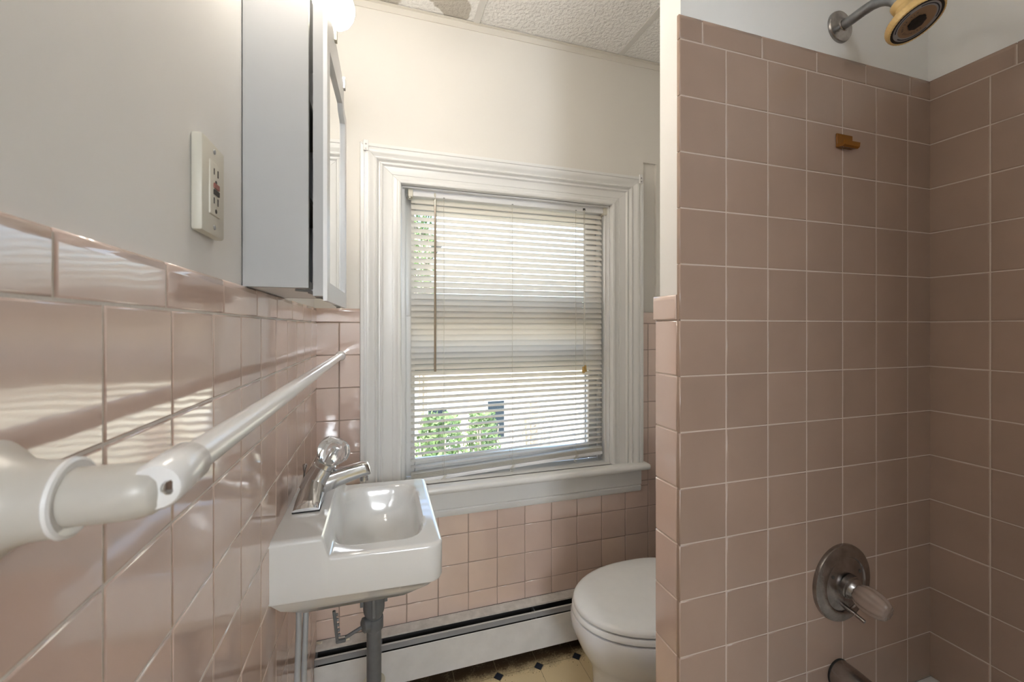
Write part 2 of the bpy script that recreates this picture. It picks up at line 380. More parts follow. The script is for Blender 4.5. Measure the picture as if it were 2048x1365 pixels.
# floor
fl = boxo('floor', (-1.3, .16, -.08), (2.1, -4.1, -.0015), M_vjoint); tag(fl, 'cream vinyl floor with small navy diamonds', kind='structure')
G = .15; FX = .5965; FY = -.095; h = G/2; c = .0205; e = .0009
oct_me = bpy.data.meshes.new('floor_tile')
op = [(-h+c, -h+e), (h-c, -h+e), (h-e, -h+c), (h-e, h-c), (h-c, h-e), (-h+c, h-e), (-h+e, h-c), (-h+e, -h+c)]
oct_me.from_pydata([(x, y, -.0015) for x, y in op]+[(x, y, 0) for x, y in op], [], [tuple(range(8, 16))]+[(i, (i+1) % 8, (i+1) % 8+8, i+8) for i in range(8)])
oct_me.materials.append(M_vinyl)
dia_me = bpy.data.meshes.new('floor_diamond'); r = c-.0032
dp = [(-r, 0), (0, -r), (r, 0), (0, r)]
dia_me.from_pydata([(x, y, -.0015) for x, y in dp]+[(x, y, 0) for x, y in dp], [], [(4, 5, 6, 7)]+[(i, (i+1) % 4, (i+1) % 4+4, i+4) for i in range(4)])
dia_me.materials.append(M_vdia)
for i in range(-4, 6):
    for k in range(-15, 1):
        x, y = FX+i*G, FY+k*G
        if x > XR or (x > .8 and y < -.72): continue
        if x > .01:
            o = bpy.data.objects.new('floor_diamond', dia_me); COL.objects.link(o); o.location = (x, y, 0); o.parent = fl
        if x+h < XR and x+h > .0:
            o = bpy.data.objects.new('floor_tile', oct_me); COL.objects.link(o); o.location = (x+h, y+h, 0); o.parent = fl

# ceiling: lay-in panels in a tee grid
cl = boxo('ceiling', (-.11, .16, CEIL+.06), (1.61, -2.44, CEIL+.12), M_ceil_dark); tag(cl, 'suspended ceiling of pebbled white panels', kind='structure')
for x0, x1 in ((-.06, .537), (.537, 1.137), (1.137, 1.56)):
    for y0, y1 in ((.0, -1.19), (-1.19, -2.34)):
        MB().box((max(x0+.004, -.005), y0-.002, CEIL+.004), (min(x1-.004, 1.503), y1+.002, CEIL+.02), .002, 1).obj('ceiling_panel', M_panel, cl)
for x in (.537, 1.137): MB().box((x-.0115, 0, CEIL), (x+.0115, -2.34, CEIL+.004)).box((x-.001, 0, CEIL+.004), (x+.001, -2.34, CEIL+.03)).obj('grid_tee', M_tee, cl)
MB().box((-.005, -1.1785, CEIL), (1.5, -1.2015, CEIL+.0035)).obj('grid_tee', M_tee, cl)
t = MB().box((-.006, .006, CEIL-.022), (1.504, .002, CEIL+.002)).box((-.006, .006, CEIL-.0005), (1.504, -.009, CEIL+.0015)).obj('trim_1', M_trimc); tag(t, 'cream painted wall angle under the ceiling on the window wall', kind='structure')
t = MB().box((-.006, 0, CEIL-.022), (-.002, -2.34, CEIL+.002)).box((-.006, 0, CEIL-.0005), (.008, -2.34, CEIL+.0015)).obj('trim_2', M_trimc); tag(t, 'cream painted wall angle under the ceiling on the left wall', kind='structure')

# ------------------------------------------------------------------ window
win = thing('window_1', (.682, 0, .655), 'white double-hung window with deep moulded casing', None, kind='structure')
XO0, XO1, ZT = .138, 1.229, 1.834
prof = [(0, -.006), (0, .030), (.002, .034), (.013, .035), (.0145, .0315), (.018, .0315), (.0195, .034), (.026, .0345), (.034, .031), (.042, .026), (.046, .0255),
        (.048, .029), (.051, .0305), (.054, .029), (.056, .024), (.060, .0195), (.064, .0195), (.066, .0235), (.069, .0245), (.072, .0225), (.074, .0185),
        (.076, .018), (.1025, .018), (.1035, .0165), (.105, .0165), (.106, .018), (.117, .018), (.120, .0205), (.126, .021), (.131, .019), (.1335, .014), (.134, -.006)]
k = .121/.134; ZB = .668
def casing(name, A, B):
    ra = [A(t, p) for t, p in prof]; rb = [B(t, p) for t, p in prof]
    return MB().loft([ra, rb], smooth=False).obj(name, M_trim, win)
casing('side_casing', lambda t, p: (XO0+t, -p, ZB), lambda t, p: (XO0+t, -p, ZT-t*k))
casing('side_casing', lambda t, p: (XO1-t*1.02, -p, ZB), lambda t, p: (XO1-t*1.02, -p, ZT-t*k))
casing('head_casing', lambda t, p: (XO0+t+.0004, -p, ZT-t*k+.0004), lambda t, p: (XO1-t*1.02-.0004, -p, ZT-t*k+.0004))
# jambs, stops, head
MB().box((WX0, .0, .66), (WX0+.004, .155, WZ1+.004)).box((WX0+.004, .062, .66), (WX0+.02, .078, WZ1), .003).box((WX0+.004, .02, .66), (WX0+.012, .03, WZ1)).obj('jamb', M_trim, win)
MB().box((WX1, .0, .66), (WX1-.004, .155, WZ1+.004)).box((WX1-.004, .062, .66), (WX1-.02, .078, WZ1), .003).box((WX1-.004, .02, .66), (WX1-.012, .03, WZ1)).obj('jamb', M_trim, win)
MB().box((WX0, .0, WZ1), (WX1, .155, WZ1-.004)).box((WX0+.004, .062, WZ1-.004), (WX1-.004, .078, WZ1-.018), .003).obj('head_jamb', M_trim, win)
# stool and apron
st = MB().box((.118, -.062, .643), (1.247, .0, .668), .011, 4).box((WX0, -.02, .645), (WX1, .085, .668), .002, 1).obj('stool', M_trim, win)
MB().prism([(-.0, .545), (-.012, .545), (-.016, .553), (-.0165, .566), (-.013, .570), (-.0185, .575), (-.0185, .644), (-.0, .644)], 'x', .142, 1.228).obj('apron', M_trim, win)
# sashes
def sash(name, y0, y1, z0, z1, bot, top, mbot, mtop):
    s = bpy.data.objects.new(name, None); COL.objects.link(s); s.parent = win; ORG[s.name] = ORG[win.name]
    x0, x1 = WX0+.005, WX1-.005; w = .047
    MB().box((x0, y0, z0), (x0+w, y1, z1), .003, 1).obj('stile', M_trim, s); MB().box((x1-w, y0, z0), (x1, y1, z1), .003, 1).obj('stile', M_trim, s)
    MB().box((x0+w, y0, z0), (x1-w, y1, z0+bot), .003, 1).obj('bottom_rail', mbot, s); MB().box((x0+w, y0, z1-top), (x1-w, y1, z1), .003, 1).obj('top_rail', mtop, s)
    boxo('pane', (x0+w-.005, (y0+y1)/2-.0015, z0+bot-.005), (x1-w+.005, (y0+y1)/2+.0015, z1-top+.005), M_glass, s)
sash('lower_sash', .082, .108, .668, 1.262, .062, .042, M_trim, M_wood)
sash('upper_sash', .111, .137, 1.215, 1.712, .045, .05, M_wood, M_trim)
MB().box((WX0+.006, .1395, 1.045), (WX1-.006, .153, 1.150), .002, 1).box((WX0+.006, .1395, .66), (WX0+.04, .153, 1.71)).box((WX1-.04, .1395, .66), (WX1-.006, .153, 1.71)).obj('storm_frame', M_alu, win)
MB().box((WX0+.052, .1395, 1.262), (WX1-.052, .150, 1.338), .002, 1).obj('shade_board', M_wood, win)

# ------------------------------------------------------------------ mini blind
bl = thing('window_blind', (.687, .035, .70), 'cream slatted mini blind hanging in the window', 'blind')
BX0, BX1, BY = .3075, 1.0715, .036
MB().prism([(.022, 1.686), (.020, 1.688), (.020, 1.712), (.050, 1.712), (.050, 1.686)], 'x', .300, 1.082).obj('head_rail', M_cabw, bl)
for x in (.296, 1.0805-.008): MB().box((x, .014, 1.681), (x+.017, .055, 1.7125), .002, 1).box((x+.003, .016, 1.678), (x+.008, .024, 1.682)).obj('end_bracket', M_plate, bl)
SL = .0251
def slat_mesh(seg=4, cam_h=.0016, th=.0005):
    top = []; bot = []
    for i in range(seg+1):
        u = -1+2*i/seg; y = u*SL/2; z = cam_h*(1-u*u); top.append((y, z)); bot.append((y, z-th))
    ring = top+bot[::-1]; L2 = (BX1-BX0)/2
    b = MB(); b.loft([[(-L2, y, z) for y, z in ring], [(L2, y, z) for y, z in ring]], smooth=True)
    me = bpy.data.meshes.new('slat'); me.from_pydata(b.v, [], b.f); me.materials.append(M_slat); me.polygons.foreach_set('use_smooth', b.sm); me.set_sharp_from_angle(angle=math.radians(50))
    return me
sm_ = slat_mesh()
TT = [(.60, 2), (.75, 3), (.87, 8), (.95, 14), (1.02, 26), (1.08, 46), (1.15, 57), (1.30, 57), (1.38, 55), (1.46, 48), (1.60, 47), (1.66, 55), (1.72, 60)]
def tilt(z):
    for (a, p), (b, q) in zip(TT, TT[1:]):
        if a <= z <= b: return p+(q-p)*(z-a)/(b-a)
    return TT[0][1]
def slant(z): return .034*max(0, min(1, (1.05-z)/.35))/(BX1-BX0)       # the lower slats rise to the right
NS = 46; zt, zb = 1.674, .712
for i in range(NS):
    z = zt+(zb-zt)*i/(NS-1)
    o = bpy.data.objects.new('slat', sm_); COL.objects.link(o); o.parent = bl
    th = math.radians(tilt(z)+random.uniform(-1.2, 1.2)); 
    o.location = Vector(((BX0+BX1)/2, BY, z))-Vector(ORG[bl.name]); o.rotation_euler = (th, -math.atan(slant(z)), 0)
for i in range(4):
    o = bpy.data.objects.new('slat', sm_); COL.objects.link(o); o.parent = bl
    o.location = Vector(((BX0+BX1)/2, BY+random.uniform(-.001, .001), .7085-.0032*i-.001))-Vector(ORG[bl.name]); o.rotation_euler = (math.radians(3), -math.atan(.036/.76)-random.uniform(-.002, .002), 0)
rb = MB().box((BX0-.001, .0225, -.007), (BX1+.001, .0495, .007), .003, 2); a = math.atan(.038/.764); cz = .687
rb.v = [((.6895+(x-.6895)*math.cos(a)-z*math.sin(a)*1), y, cz+z*math.cos(a)+(x-.6895)*math.sin(a)) for x, y, z in rb.v]
rb.obj('bottom_rail', M_cabw, bl)
CX = (.4228, .6835, .9503)
for cx in CX:
    zbot = cz+(cx-.6895)*math.tan(a)
    MB().tube([(cx, .0222, 1.69), (cx+.0005, .0218, 1.3), (cx, .0218, .95), (cx+.001, .0215, zbot)], .0007, 6).tube([(cx-.001, .0500, 1.69), (cx-.001, .0505, zbot)], .0007, 6).obj('ladder_cord', M_cord, bl)
    pts = []
    for q in range(40):
        u = q/39; pts.append((cx+.008*math.sin(u*31)+.004*math.sin(u*13), .0195+.002*math.cos(u*23), zbot+.008-.026*u+.005*math.cos(u*27)))
    MB().tube(pts, .0008, 5).obj('cord_knot', M_cord, bl)
    MB().box((cx-.003, .0188, 1.687), (cx+.003, .0205, 1.690)).obj('cord_guide', M_hinge, bl)
WXX = .3905
MB().tube([(WXX, .0155, 1.678), (WXX, .0155, 1.06)], .0040, 6, smooth=False).obj('tilt_wand', M_wand, bl)
MB().tube([(WXX, .019, 1.698), (WXX, .0145, 1.694), (WXX, .0150, 1.678)], .0012, 6).box((WXX-.003, .017, 1.690), (WXX+.003, .0202, 1.704), .001, 1).obj('wand_hook', M_plate, bl)
MB().tube([(.9845, .018, 1.694), (.9835, .0165, 1.4), (.9825, .0165, 1.062)], .0009, 6).tube([(.9875, .018, 1.694), (.9878, .016, 1.4), (.9895, .0165, 1.066)], .0009, 6).obj('lift_cord', M_cord, bl)
for tx, tz in ((.9815, 1.062), (.9900, 1.067)):
    MB().lathe([(.0022, 0), (.0045, -.002), (.0047, -.012), (.0062, -.0225), (.0062, -.026), (.003, -.0265)], (tx, .0165, tz), (0, 0, 1), 12).obj('tassel', M_tassel, bl)
MB().box((.981, .0185, 1.690), (.991, .0206, 1.699)).obj('cord_lock', M_dark, bl)

# curtain rod brackets on the casing corners
for i, (x, z, lb) in enumerate(((.157, 1.823, 'left white curtain bracket screwed to the casing corner near the cabinet'), (1.214, 1.823, 'right white curtain bracket screwed to the casing corner near the partition'))):
    b = thing('curtain_bracket', (x, -.0345, z-.018), lb, 'bracket', 'curtain brackets')
    MB().box((x-.0085, -.0395, z-.018), (x+.0085, -.0345, z+.018), .0015, 1).obj('plate', M_trim, b)
    for dz in (.003, -.0115): MB().lathe([(0, .0), (.0028, .0), (.0022, .0012), (0, .0014)], (x, -.0395, z+dz), (0, -1, 0), 10).obj('screw', M_hinge, b)

# ------------------------------------------------------------------ medicine cabinet
cb = thing('medicine_cabinet', (0, -.6, 1.283), 'grey-white medicine cabinet with mirrored door standing ajar', 'cabinet')
CY0, CY1, CD, CZ0, CZ1 = -.7358, -.461, .0913, 1.283, 1.80
x0 = -.004
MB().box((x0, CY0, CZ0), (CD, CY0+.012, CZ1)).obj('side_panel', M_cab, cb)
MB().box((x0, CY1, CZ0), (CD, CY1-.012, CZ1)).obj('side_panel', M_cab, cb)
MB().box((x0, CY0+.012, CZ0), (CD, CY1-.012, CZ0+.012)).obj('bottom_panel', M_cabw, cb)
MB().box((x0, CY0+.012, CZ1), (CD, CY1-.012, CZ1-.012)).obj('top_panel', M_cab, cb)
MB().box((x0, CY0+.012, CZ0+.012), (.004, CY1-.012, CZ1-.012)).obj('back_panel', M_cabin, cb)
for z in (1.44, 1.61): MB().box((.004, CY0+.012, z), (.086, CY1-.012, z+.008)).obj('shelf', M_cabin, cb)
dn = Vector((.0155, .0, 0)); dd = Vector((.0085, .2665, 0)).normalized(); dnn = Vector((dd.y, -dd.x, 0)); dq = Vector((.098, -.7358, 0))
def D3(s, z, t): p = dq+dd*s+dnn*t; return (p.x, p.y, z)
def slab(outline, t0, t1):
    n = len(outline); b = MB(); b.loft([[D3(s, z, t0) for s, z in outline], [D3(s, z, t1) for s, z in outline]], smooth=False); return b
OUT = [(0, 1.270), (.277, 1.270), (.277, 1.700), (.245, 1.702), (.234, 1.707), (.230, 1.716), (.230, 1.738), (.226, 1.748), (.21, 1.755), (.14, 1.762), (.07, 1.766), (0, 1.768)]
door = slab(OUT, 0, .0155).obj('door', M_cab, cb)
FR = .0065; T0, T1 = .0155, .0155+FR
MB().add([], []).obj
def piece(name, ol, m=M_cabw, t0=T0, t1=T1): return slab(ol, t0, t1).obj(name, m, door)
piece('frame_stile', [(0, 1.262), (.018, 1.262), (.030, 1.2955), (.030, 1.700), (.0, 1.712)])
piece('frame_stile', [(.277, 1.262), (.262, 1.262), (.249, 1.2955), (.249, 1.676), (.277, 1.699)])
piece('frame_rail', [(.0186, 1.262), (.2614, 1.262), (.2486, 1.295), (.0306, 1.295)])
piece('frame_crest', [(0, 1.7125), (.0300, 1.7005), (.205, 1.7005), (.214, 1.690), (.249, 1.6765), (.277, 1.6995), (.245, 1.702), (.234, 1.707), (.230, 1.716), (.230, 1.738), (.226, 1.748), (.21, 1.755), (.14, 1.762), (.07, 1.766), (0, 1.768)])
piece('mirror', [(.028, 1.293), (.251, 1.293), (.251, 1.69), (.2, 1.702), (.028, 1.702)], M_mirror, .0156, .0166)
for s, z in ((.088, 1.768), (.222, 1.752)):
    slab([(s-.006, z-.012), (s+.006, z-.012), (s+.006, z+.012), (s-.006, z+.012)], .0155, .026).obj('mirror_clip', M_hinge if s > .1 else M_plate, door)
hg = MB().tube([(.070, -.727, 1.280), (.092, -.715, 1.279), (.100, -.705, 1.270), (.112, -.69, 1.2695), (.118, -.665, 1.2690)], .0022, 8).tube([(.086, -.70, 1.2785), (.105, -.68, 1.273), (.116, -.62, 1.2645), (.121, -.55, 1.2600)], .002, 8)
hg.box((.082, -.71, 1.2795), (.100, -.695, 1.2825)).lathe([(.004, 0), (.004, -.004), (0, -.0045)], (.118, -.665, 1.2705), (0, 0, 1), 10).lathe([(.004, 0), (.004, -.004), (0, -.0045)], (.121, -.56, 1.2615), (0, 0, 1), 10)
hg.obj('pivot_hinge', M_hinge, cb)

# vanity light above the cabinet: three globe bulbs
vl = thing('vanity_light', (0, -.67, 1.912), 'vanity light strip on the left wall above the cabinet with lit globe bulbs', 'lamp')
MB().box((-.006, -.91, 1.862), (.030, -.43, 1.962), .006, 2).obj('base_strip', M_chrome, vl)
for y in (-.52, -.67, -.82):
    MB().lathe([(.026, 0), (.022, .008), (.020, .030)], (.030, y, 1.912), (1, 0, 0), 20).obj('socket', M_plate, vl)
    MB().lathe([(.013, 0), (.016, .010), (.028, .022), (.038, .036), (.0425, .052), (.041, .066), (.034, .080), (.021, .090), (.008, .0945), (0, .095)], (.056, y, 1.912), (1, 0, 0), 28).obj('bulb', M_bulb, vl)

# ------------------------------------------------------------------ outlet
ot = thing('outlet', (0, -.885, 1.33), 'ivory wall outlet with red and black test buttons on the left wall', 'outlet')
PX = -.006
MB().box((PX, -.921, 1.332), (PX+.0125, -.849, 1.448), .0035, 2).obj('cover_plate', M_plate, ot)
rc_ = MB().box((PX+.010, -.9025, 1.3565), (PX+.0145, -.8685, 1.4235), .0018, 2).obj('receptacle', M_plate, ot)
xf = PX+.0145
for z in (1.372, 1.408):
    s = 1 if z > 1.39 else -1
    for dy, hh in ((-.0062, .0075), (.0062, .009)): boxo('blade_slot', (xf-.001, -.8855+dy-.0011, z+.003-hh/2), (xf+.0004, -.8855+dy+.0011, z+.003+hh/2), M_slot, rc_)
    MB().lathe([(.0028, -.001), (.0028, .0004)], (xf, -.8855, z-.0095), (1, 0, 0), 10).obj('ground_slot', M_slot, rc_)
MB().box((xf-.001, -.8935, 1.3905), (xf+.0016, -.8775, 1.3965)).obj('reset_button', M_red, rc_)
MB().box((xf-.001, -.8935, 1.3825), (xf+.0016, -.8775, 1.3885)).obj('test_button', M_slot, rc_)
for z in (1.4375, 1.3425): MB().lathe([(.0032, 0), (.0028, .001), (0, .0012)], (PX+.0124, -.885, z), (1, 0, 0), 12).obj('screw', M_hinge, ot)
for i, (y, z) in enumerate(((-.868, 1.3215), (-.850, 1.3145))):
    pass

# ------------------------------------------------------------------ towel bar
tb = thing('towel_bar', (.0, -1.2, 1.125), 'white enamel towel bar running along the tiled left wall', 'towel bar')
MB().tube([(.083, -1.198, 1.126), (.076, -.004, 1.1240)], .0110, 20).obj('bar', M_rod, tb)
py, pz = -1.200, 1.1215
MB().lathe([(.034, .0), (.034, .003), (.030, .008), (.0235, .016), (.0212, .024), (.0208, .0375), (.0195, .0385), (.0170, .0375)], (.003, py, pz), (1, 0, 0), 40).obj('wall_flange', M_rodend, tb)
MB().lathe([(.0208, 0), (.0222, .0012), (.0218, .003), (.0200, .0038), (.0178, .0030)], (.0400, py, pz), (1, 0, 0), 40).obj('flange_ring', M_rod, tb)
MB().lathe([(.0160, 0), (.0160, .020), (.0158, .032), (.0152, .0370), (.0138, .0430), (.0110, .0465), (.006, .0482), (0, .0486)], (.038, py, pz), (1, 0, 0), 36).obj('post', M_rodend, tb)
MB().tube([(.0835, -1.2085, 1.1245), (.0835, -1.2080, 1.1245), (.0833, -1.2050, 1.1247), (.083, -1.165, 1.1262), (.0829, -1.1625, 1.1262)], [.0080, .0125, .0142, .0140, .0120], 22).obj('bar_socket', M_rod, tb)
MB().lathe([(.0042, 0), (.0042, .0016), (.0030, .0022), (0, .0022)], (.0900, -1.2075, 1.1245), (.75, -.66, .0), 14).obj('set_screw', M_chrome, tb)
MB().lathe([(.0165, 0), (.0165, .004), (.0145, .010), (.0128, .016)], (.0759, -.0036, 1.1240), (0, -1, 0), 24).obj('end_cup', M_rod, tb)

# ------------------------------------------------------------------ wall sink
sk = thing('wall_sink', (0, -.405, .68), 'small white porcelain sink hung on the left wall', 'sink')
SX1, SYC, SH = .333, -.405, .2
def sm01(t): t = max(0., min(1., t)); return t*t*(3-2*t)
def half(x):
    r_ = .028; hh = SH*(1+.018*x/SX1)
    if x > SX1-r_: q = x-(SX1-r_); hh -= r_-math.sqrt(max(0, r_*r_-q*q))
    return hh
NX, NY = 96, 110
def top_z(x, v):
    hh = half(x); y = v*hh
    base = .806+(.7645-.806)*sm01((x-.094)/.016)-.004*sm01((x-.11)/.2)
    # basin
    cxb, a_, b_ = .2035, .098, .166
    u1 = abs(x-cxb)/a_; u2 = abs(y)/b_
    if x < cxb: u1 = abs(x-cxb)/(.1005)
    q = (u1**5+u2**5)**(1/5)
    dep = 0.
    if q < 1.:
        edge = sm01((1-q)/.10)*.018
        bowl = .098*(1-min(1., (u1**2.6+u2**2.6)**(1/2.6))**2.6)**.62 if (u1**2.6+u2**2.6) < 1 else 0
        dep = max(edge, 0)+bowl*sm01((1-q)/.16)
    z = base-dep
    d = min(hh-abs(y), SX1-x if x > SX1-.03 else 9)
    R_ = .009
    if d < R_: z -= R_-math.sqrt(max(0, R_*R_-(R_-d)**2))
    return z
us = []
for i in range(NX+1):
    u = i/NX; us.append(SX1*(u if u < .9 else .9+.1*math.sin((u-.9)/.1*math.pi/2)))
vs = []
for j in range(NY+1):
    w = -1+2*j/NY; vs.append(math.copysign(abs(w)**.92 if abs(w) < .85 else .85**.92+(1-.85**.92)*math.sin((abs(w)-.85)/.15*math.pi/2), w))
b = MB(); V = []
for x in us:
    for v in vs: V.append((x, SYC+v*half(x), top_z(x, v)))
n1 = NY+1
b.add(V, [(i*n1+j, i*n1+j+1, (i+1)*n1+j+1, (i+1)*n1+j) for i in range(NX) for j in range(NY)], True)
# skirt following the outline, then the underside
outl = [(x, SYC-half(x)) for x in us]+[(SX1, SYC+v*half(SX1)) for v in vs[1:-1]]+[(x, SYC+half(x)) for x in us[::-1]]
def edge_z(x, y): return top_z(x, max(-1, min(1, (y-SYC)/max(1e-4, half(x)))))
zb_ = lambda x: .684-.006*sm01(x/SX1)+.0*x
def ins(p, q, back=True):
    x, y = p; return (max(.0, x-q*(1 if x > .25 else .2)*(1 if x > .1 else .3)), y+(q if y < SYC else -q))
r0 = [(x, y, edge_z(x, y)) for x, y in outl]; r1 = [(x, y, zb_(x)+.007) for x, y in outl]
r2 = [(*ins((x, y), .002), zb_(x)+.002) for x, y in outl]; r3 = [(*ins((x, y), .010), zb_(x)) for x, y in outl]
r4 = [(*ins((x, y), .014), zb_(x)-.004) for x, y in outl]
def bowl_ring(sx_, s, z): return [(.15+(x-.15)*sx_, SYC+(y-SYC)*s, z) for x, y in outl]
r5 = bowl_ring(.965, .90, .672); r6 = bowl_ring(.90, .82, .652); r7 = bowl_ring(.66, .62, .616); r8 = bowl_ring(.36, .34, .600)
b.loft([r0, r1, r2, r3, r4, r5, r6, r7, r8], True, False); b.add(r8, [tuple(range(len(r8)))])
b.obj('basin', M_porc, sk)
MB().lathe([(.021, 0), (.021, .003), (.017, .004), (.015, .001), (0, .0005)], (.2035, SYC, .647), (0, 0, 1), 28).obj('drain_flange', M_chrome, sk)
MB().box((.2985, -.418, .722), (.3005, -.392, .726)).obj('overflow_slot', M_slot, sk)

# ------------------------------------------------------------------ faucet
fc = thing('faucet', (.048, -.40, .806), 'chrome single-knob faucet on the sink deck', 'faucet')
ZD = .8055
MB().box((.0175, -.4785, ZD), (.0755, -.3215, ZD+.004), .002, 1).obj('gasket', M_dark, fc)
# body: swept wings rising to the middle
NYf = 40; rings = []
for i in range(NYf+1):
    u = -1+2*i/NYf; y = -.40+u*.0775
    w = .0275-.007*(1-abs(u))*0; hgt = .006+.046*math.exp(-(abs(u)/.55)**2.4)+.016*(1-abs(u)**1.5)
    xs = .0465+.006*math.exp(-(u/.4)**2); ww = w*(1-.12*math.exp(-(u/.35)**2)); ring = []
    for q in range(17):
        a_ = math.pi*q/16; cc = math.cos(a_); ss = math.sin(a_)**.55
        ring.append((xs-cc*ww+(.006*math.exp(-(u/.35)**2)*ss), y, ZD+.004+hgt*ss))
    rings.append(ring)
MB().loft(rings, True).obj('body', M_chrome, fc)
ax = Vector((.048, 0, .088)).normalized()
MB().lathe([(.0300, 0), (.0295, .02), (.0272, .050), (.0262, .060), (.0245, .0608), (.0245, .0715), (.022, .0735), (.0, .074)], Vector((.046, -.40, .828)), ax, 32).obj('knob_collar', M_chrome, fc)
# spout: tapering box tube rising toward the basin
sp = []
for x, z, hw, hh in ((.055, .838, .019, .022), (.080, .845, .0185, .0215), (.110, .8540, .0175, .0195), (.140, .8620, .0165, .0175), (.165, .8680, .0160, .0165), (.176, .8695, .0155, .0150), (.1785, .8690, .014, .0125)):
    ring = []
    for q in range(20):
        a_ = 2*math.pi*q/20; cc, ss = math.cos(a_), math.sin(a_); e_ = .45
        ring.append((x-.25*math.copysign(abs(ss)**e_, ss)*hh, -.40+math.copysign(abs(cc)**e_, cc)*hw, z+math.copysign(abs(ss)**e_, ss)*hh))
    sp.append(ring)
MB().loft(sp, True).obj('spout', M_chrome, fc)
MB().lathe([(.0095, .006), (.0095, -.004), (.0105, -.005), (.0105, -.014), (.0085, -.0145), (.008, -.012), (0, -.012)], (.1655, -.40, .853), (0, 0, 1), 20).obj('aerator', M_chrome, fc)
kc = Vector((.046, -.40, .828))+ax*.073
MB().lathe([(.0165, 0), (.028, .006), (.0365, .021), (.0375, .029), (.0355, .041), (.027, .054), (.0225, .0565), (0, .0565)], kc, ax, 36, smooth=False, rot=.2, flute=.05, nfl=9).obj('knob', M_acryl, fc)
MB().lathe([(.011, -.002), (.011, .004), (.0065, .012), (.0065, .034), (.0, .0345)], kc, ax, 14).obj('knob_stem', M_chrome, fc)
MB().lathe([(.0022, -.06), (.0022, 0), (.0030, .004), (.0058, .018), (.0052, .0205), (0, .021)], (.0285, -.385, .866), (.06, 0, 1), 14).obj('lift_rod', M_chrome_w, fc)

# ------------------------------------------------------------------ drain under the sink
dr = thing('sink_drain', (.19, -.43, 0), 'grey plastic drain pipe with tan nut and waste pipe under the sink', 'drain pipe')
dx, dy = .1895, -.447
MB().lathe([(.0245, .606), (.0245, .548), (.0235, .540), (.0190, .530), (.0190, .520)], (dx, dy, 0), (0, 0, 1), 28).box((dx+.021, dy-.007, .596), (dx+.031, dy+.007, .560), .001, 1).box((dx-.031, dy-.007, .596), (dx-.021, dy+.007, .556), .001, 1).box((dx-.004, dy-.030, .600), (dx+.004, dy-.020, .540), .001, 1).obj('drain_body', M_pvc, dr)
MB().tube([(dx, dy, .545), (dx, dy, .30)], .0168, 28).obj('tailpiece', M_pvc, dr)
MB().lathe([(.013, 0), (.0165, .004), (.0165, .016), (.011, .020), (.0, .021)], (dx-.008, dy-.006, .517), (-.9, -.35, .0), 18).obj('pivot_nut', M_pvc, dr)
MB().lathe([(.0205, .527), (.0215, .522), (.0215, .500), (.0185, .497)], (dx, dy, 0), (0, 0, 1), 28).obj('pivot_collar', M_pvc, dr)
MB().tube([(dx-.018, dy-.010, .5165), (dx-.045, dy-.012, .506), (dx-.062, dy-.012, .498)], .0040, 10).obj('pivot_rod', M_pvc, dr)
strap = MB().box((.1065, -.462, .490), (.113, -.456, .565), .001, 1).box((.1065, -.464, .489), (.128, -.455, .4965), .002, 1)
for q in range(5): strap.lathe([(.0032, 0), (.0032, .004), (0, .0045)], (.1135, -.459, .507+.012*q), (1, 0, 0), 8)
def sheer(p): return (p[0]-.10*(p[2]-.49), p[1], p[2])
strap.v = [sheer(p) for p in strap.v]; strap.obj('clevis_strap', M_pvc, dr)
MB().lathe([(.0190, .372), (.0255, .372), (.0265, .370), (.0265, .357), (.0255, .355), (.0185, .3535)], (dx, dy, 0), (0, 0, 1), 28).obj('washer_collar', M_clearnut, dr)
nutp = MB().lathe([(.0185, .3555), (.0262, .3555), (.0268, .352), (.0262, .336), (.021, .330)], (dx, dy, 0), (0, 0, 1), 24)
for q in range(8):
    a_ = 2*math.pi*q/8; nutp.box((dx+.0262*math.cos(a_)-.002, dy+.0262*math.sin(a_)-.002, .334), (dx+.0262*math.cos(a_)+.002, dy+.0262*math.sin(a_)+.002, .353))
nutp.obj('slip_nut', M_tan, dr)
MB().tube([(dx, dy, .337), (dx, dy, .0)], .0205, 20).lathe([(.020, .0), (.034, .0), (.032, .006), (.0205, .010)], (dx, dy, 0), (0, 0, 1), 24).obj('waste_pipe', M_tan, dr)
for i, (x, y, lb) in enumerate(((.031, -.47, 'grey supply tube under the sink nearer the camera'), (.040, -.440, 'grey supply tube under the sink nearer the window'))):
    t = MB().tube([(x, y, .66), (x+.001, y-.004, .55), (x-.003, y-.012, .38), (x-.012, y-.016, .22), (x-.018, y-.016, .16), (.001, y-.016, .15)], .0062, 12).obj('supply_tube', M_tube)
    tag(t, lb, 'pipe', 'sink supply tubes')

# ------------------------------------------------------------------ baseboard heater
ht = thing('baseboard_heater', (.65, -.03, 0), 'white metal baseboard heater along the window wall', 'heater')
HX0, HX1 = .004, 1.49; F0 = -.0034
MB().prism([(F0, .02), (F0, .191), (F0-.004, .191), (F0-.004, .02)], 'x', HX0, HX1).obj('back_plate', M_fin_shade, ht)  # dark material puts the shade inside the heater into the plate
MB().prism([(F0-.0035, .1915), (F0-.0325, .1825), (F0-.0330, .1765), (F0-.0315, .1765), (F0-.0315, .1810), (F0-.0035, .1895)], 'x', HX0, HX1).obj('top_cover', M_heat_top, ht)
MB().prism([(-.0490, .1632), (-.0535, .1645), (-.0555, .1632), (-.0590, .1500), (-.0578, .1497), (-.0545, .1618), (-.0490, .1618)], 'x', HX0, HX1).obj('damper', M_heat_grey, ht)
MB().box((HX0, -.0540, .1645), (HX1, -.0475, .1655)).obj('damper_top', M_heat, ht)
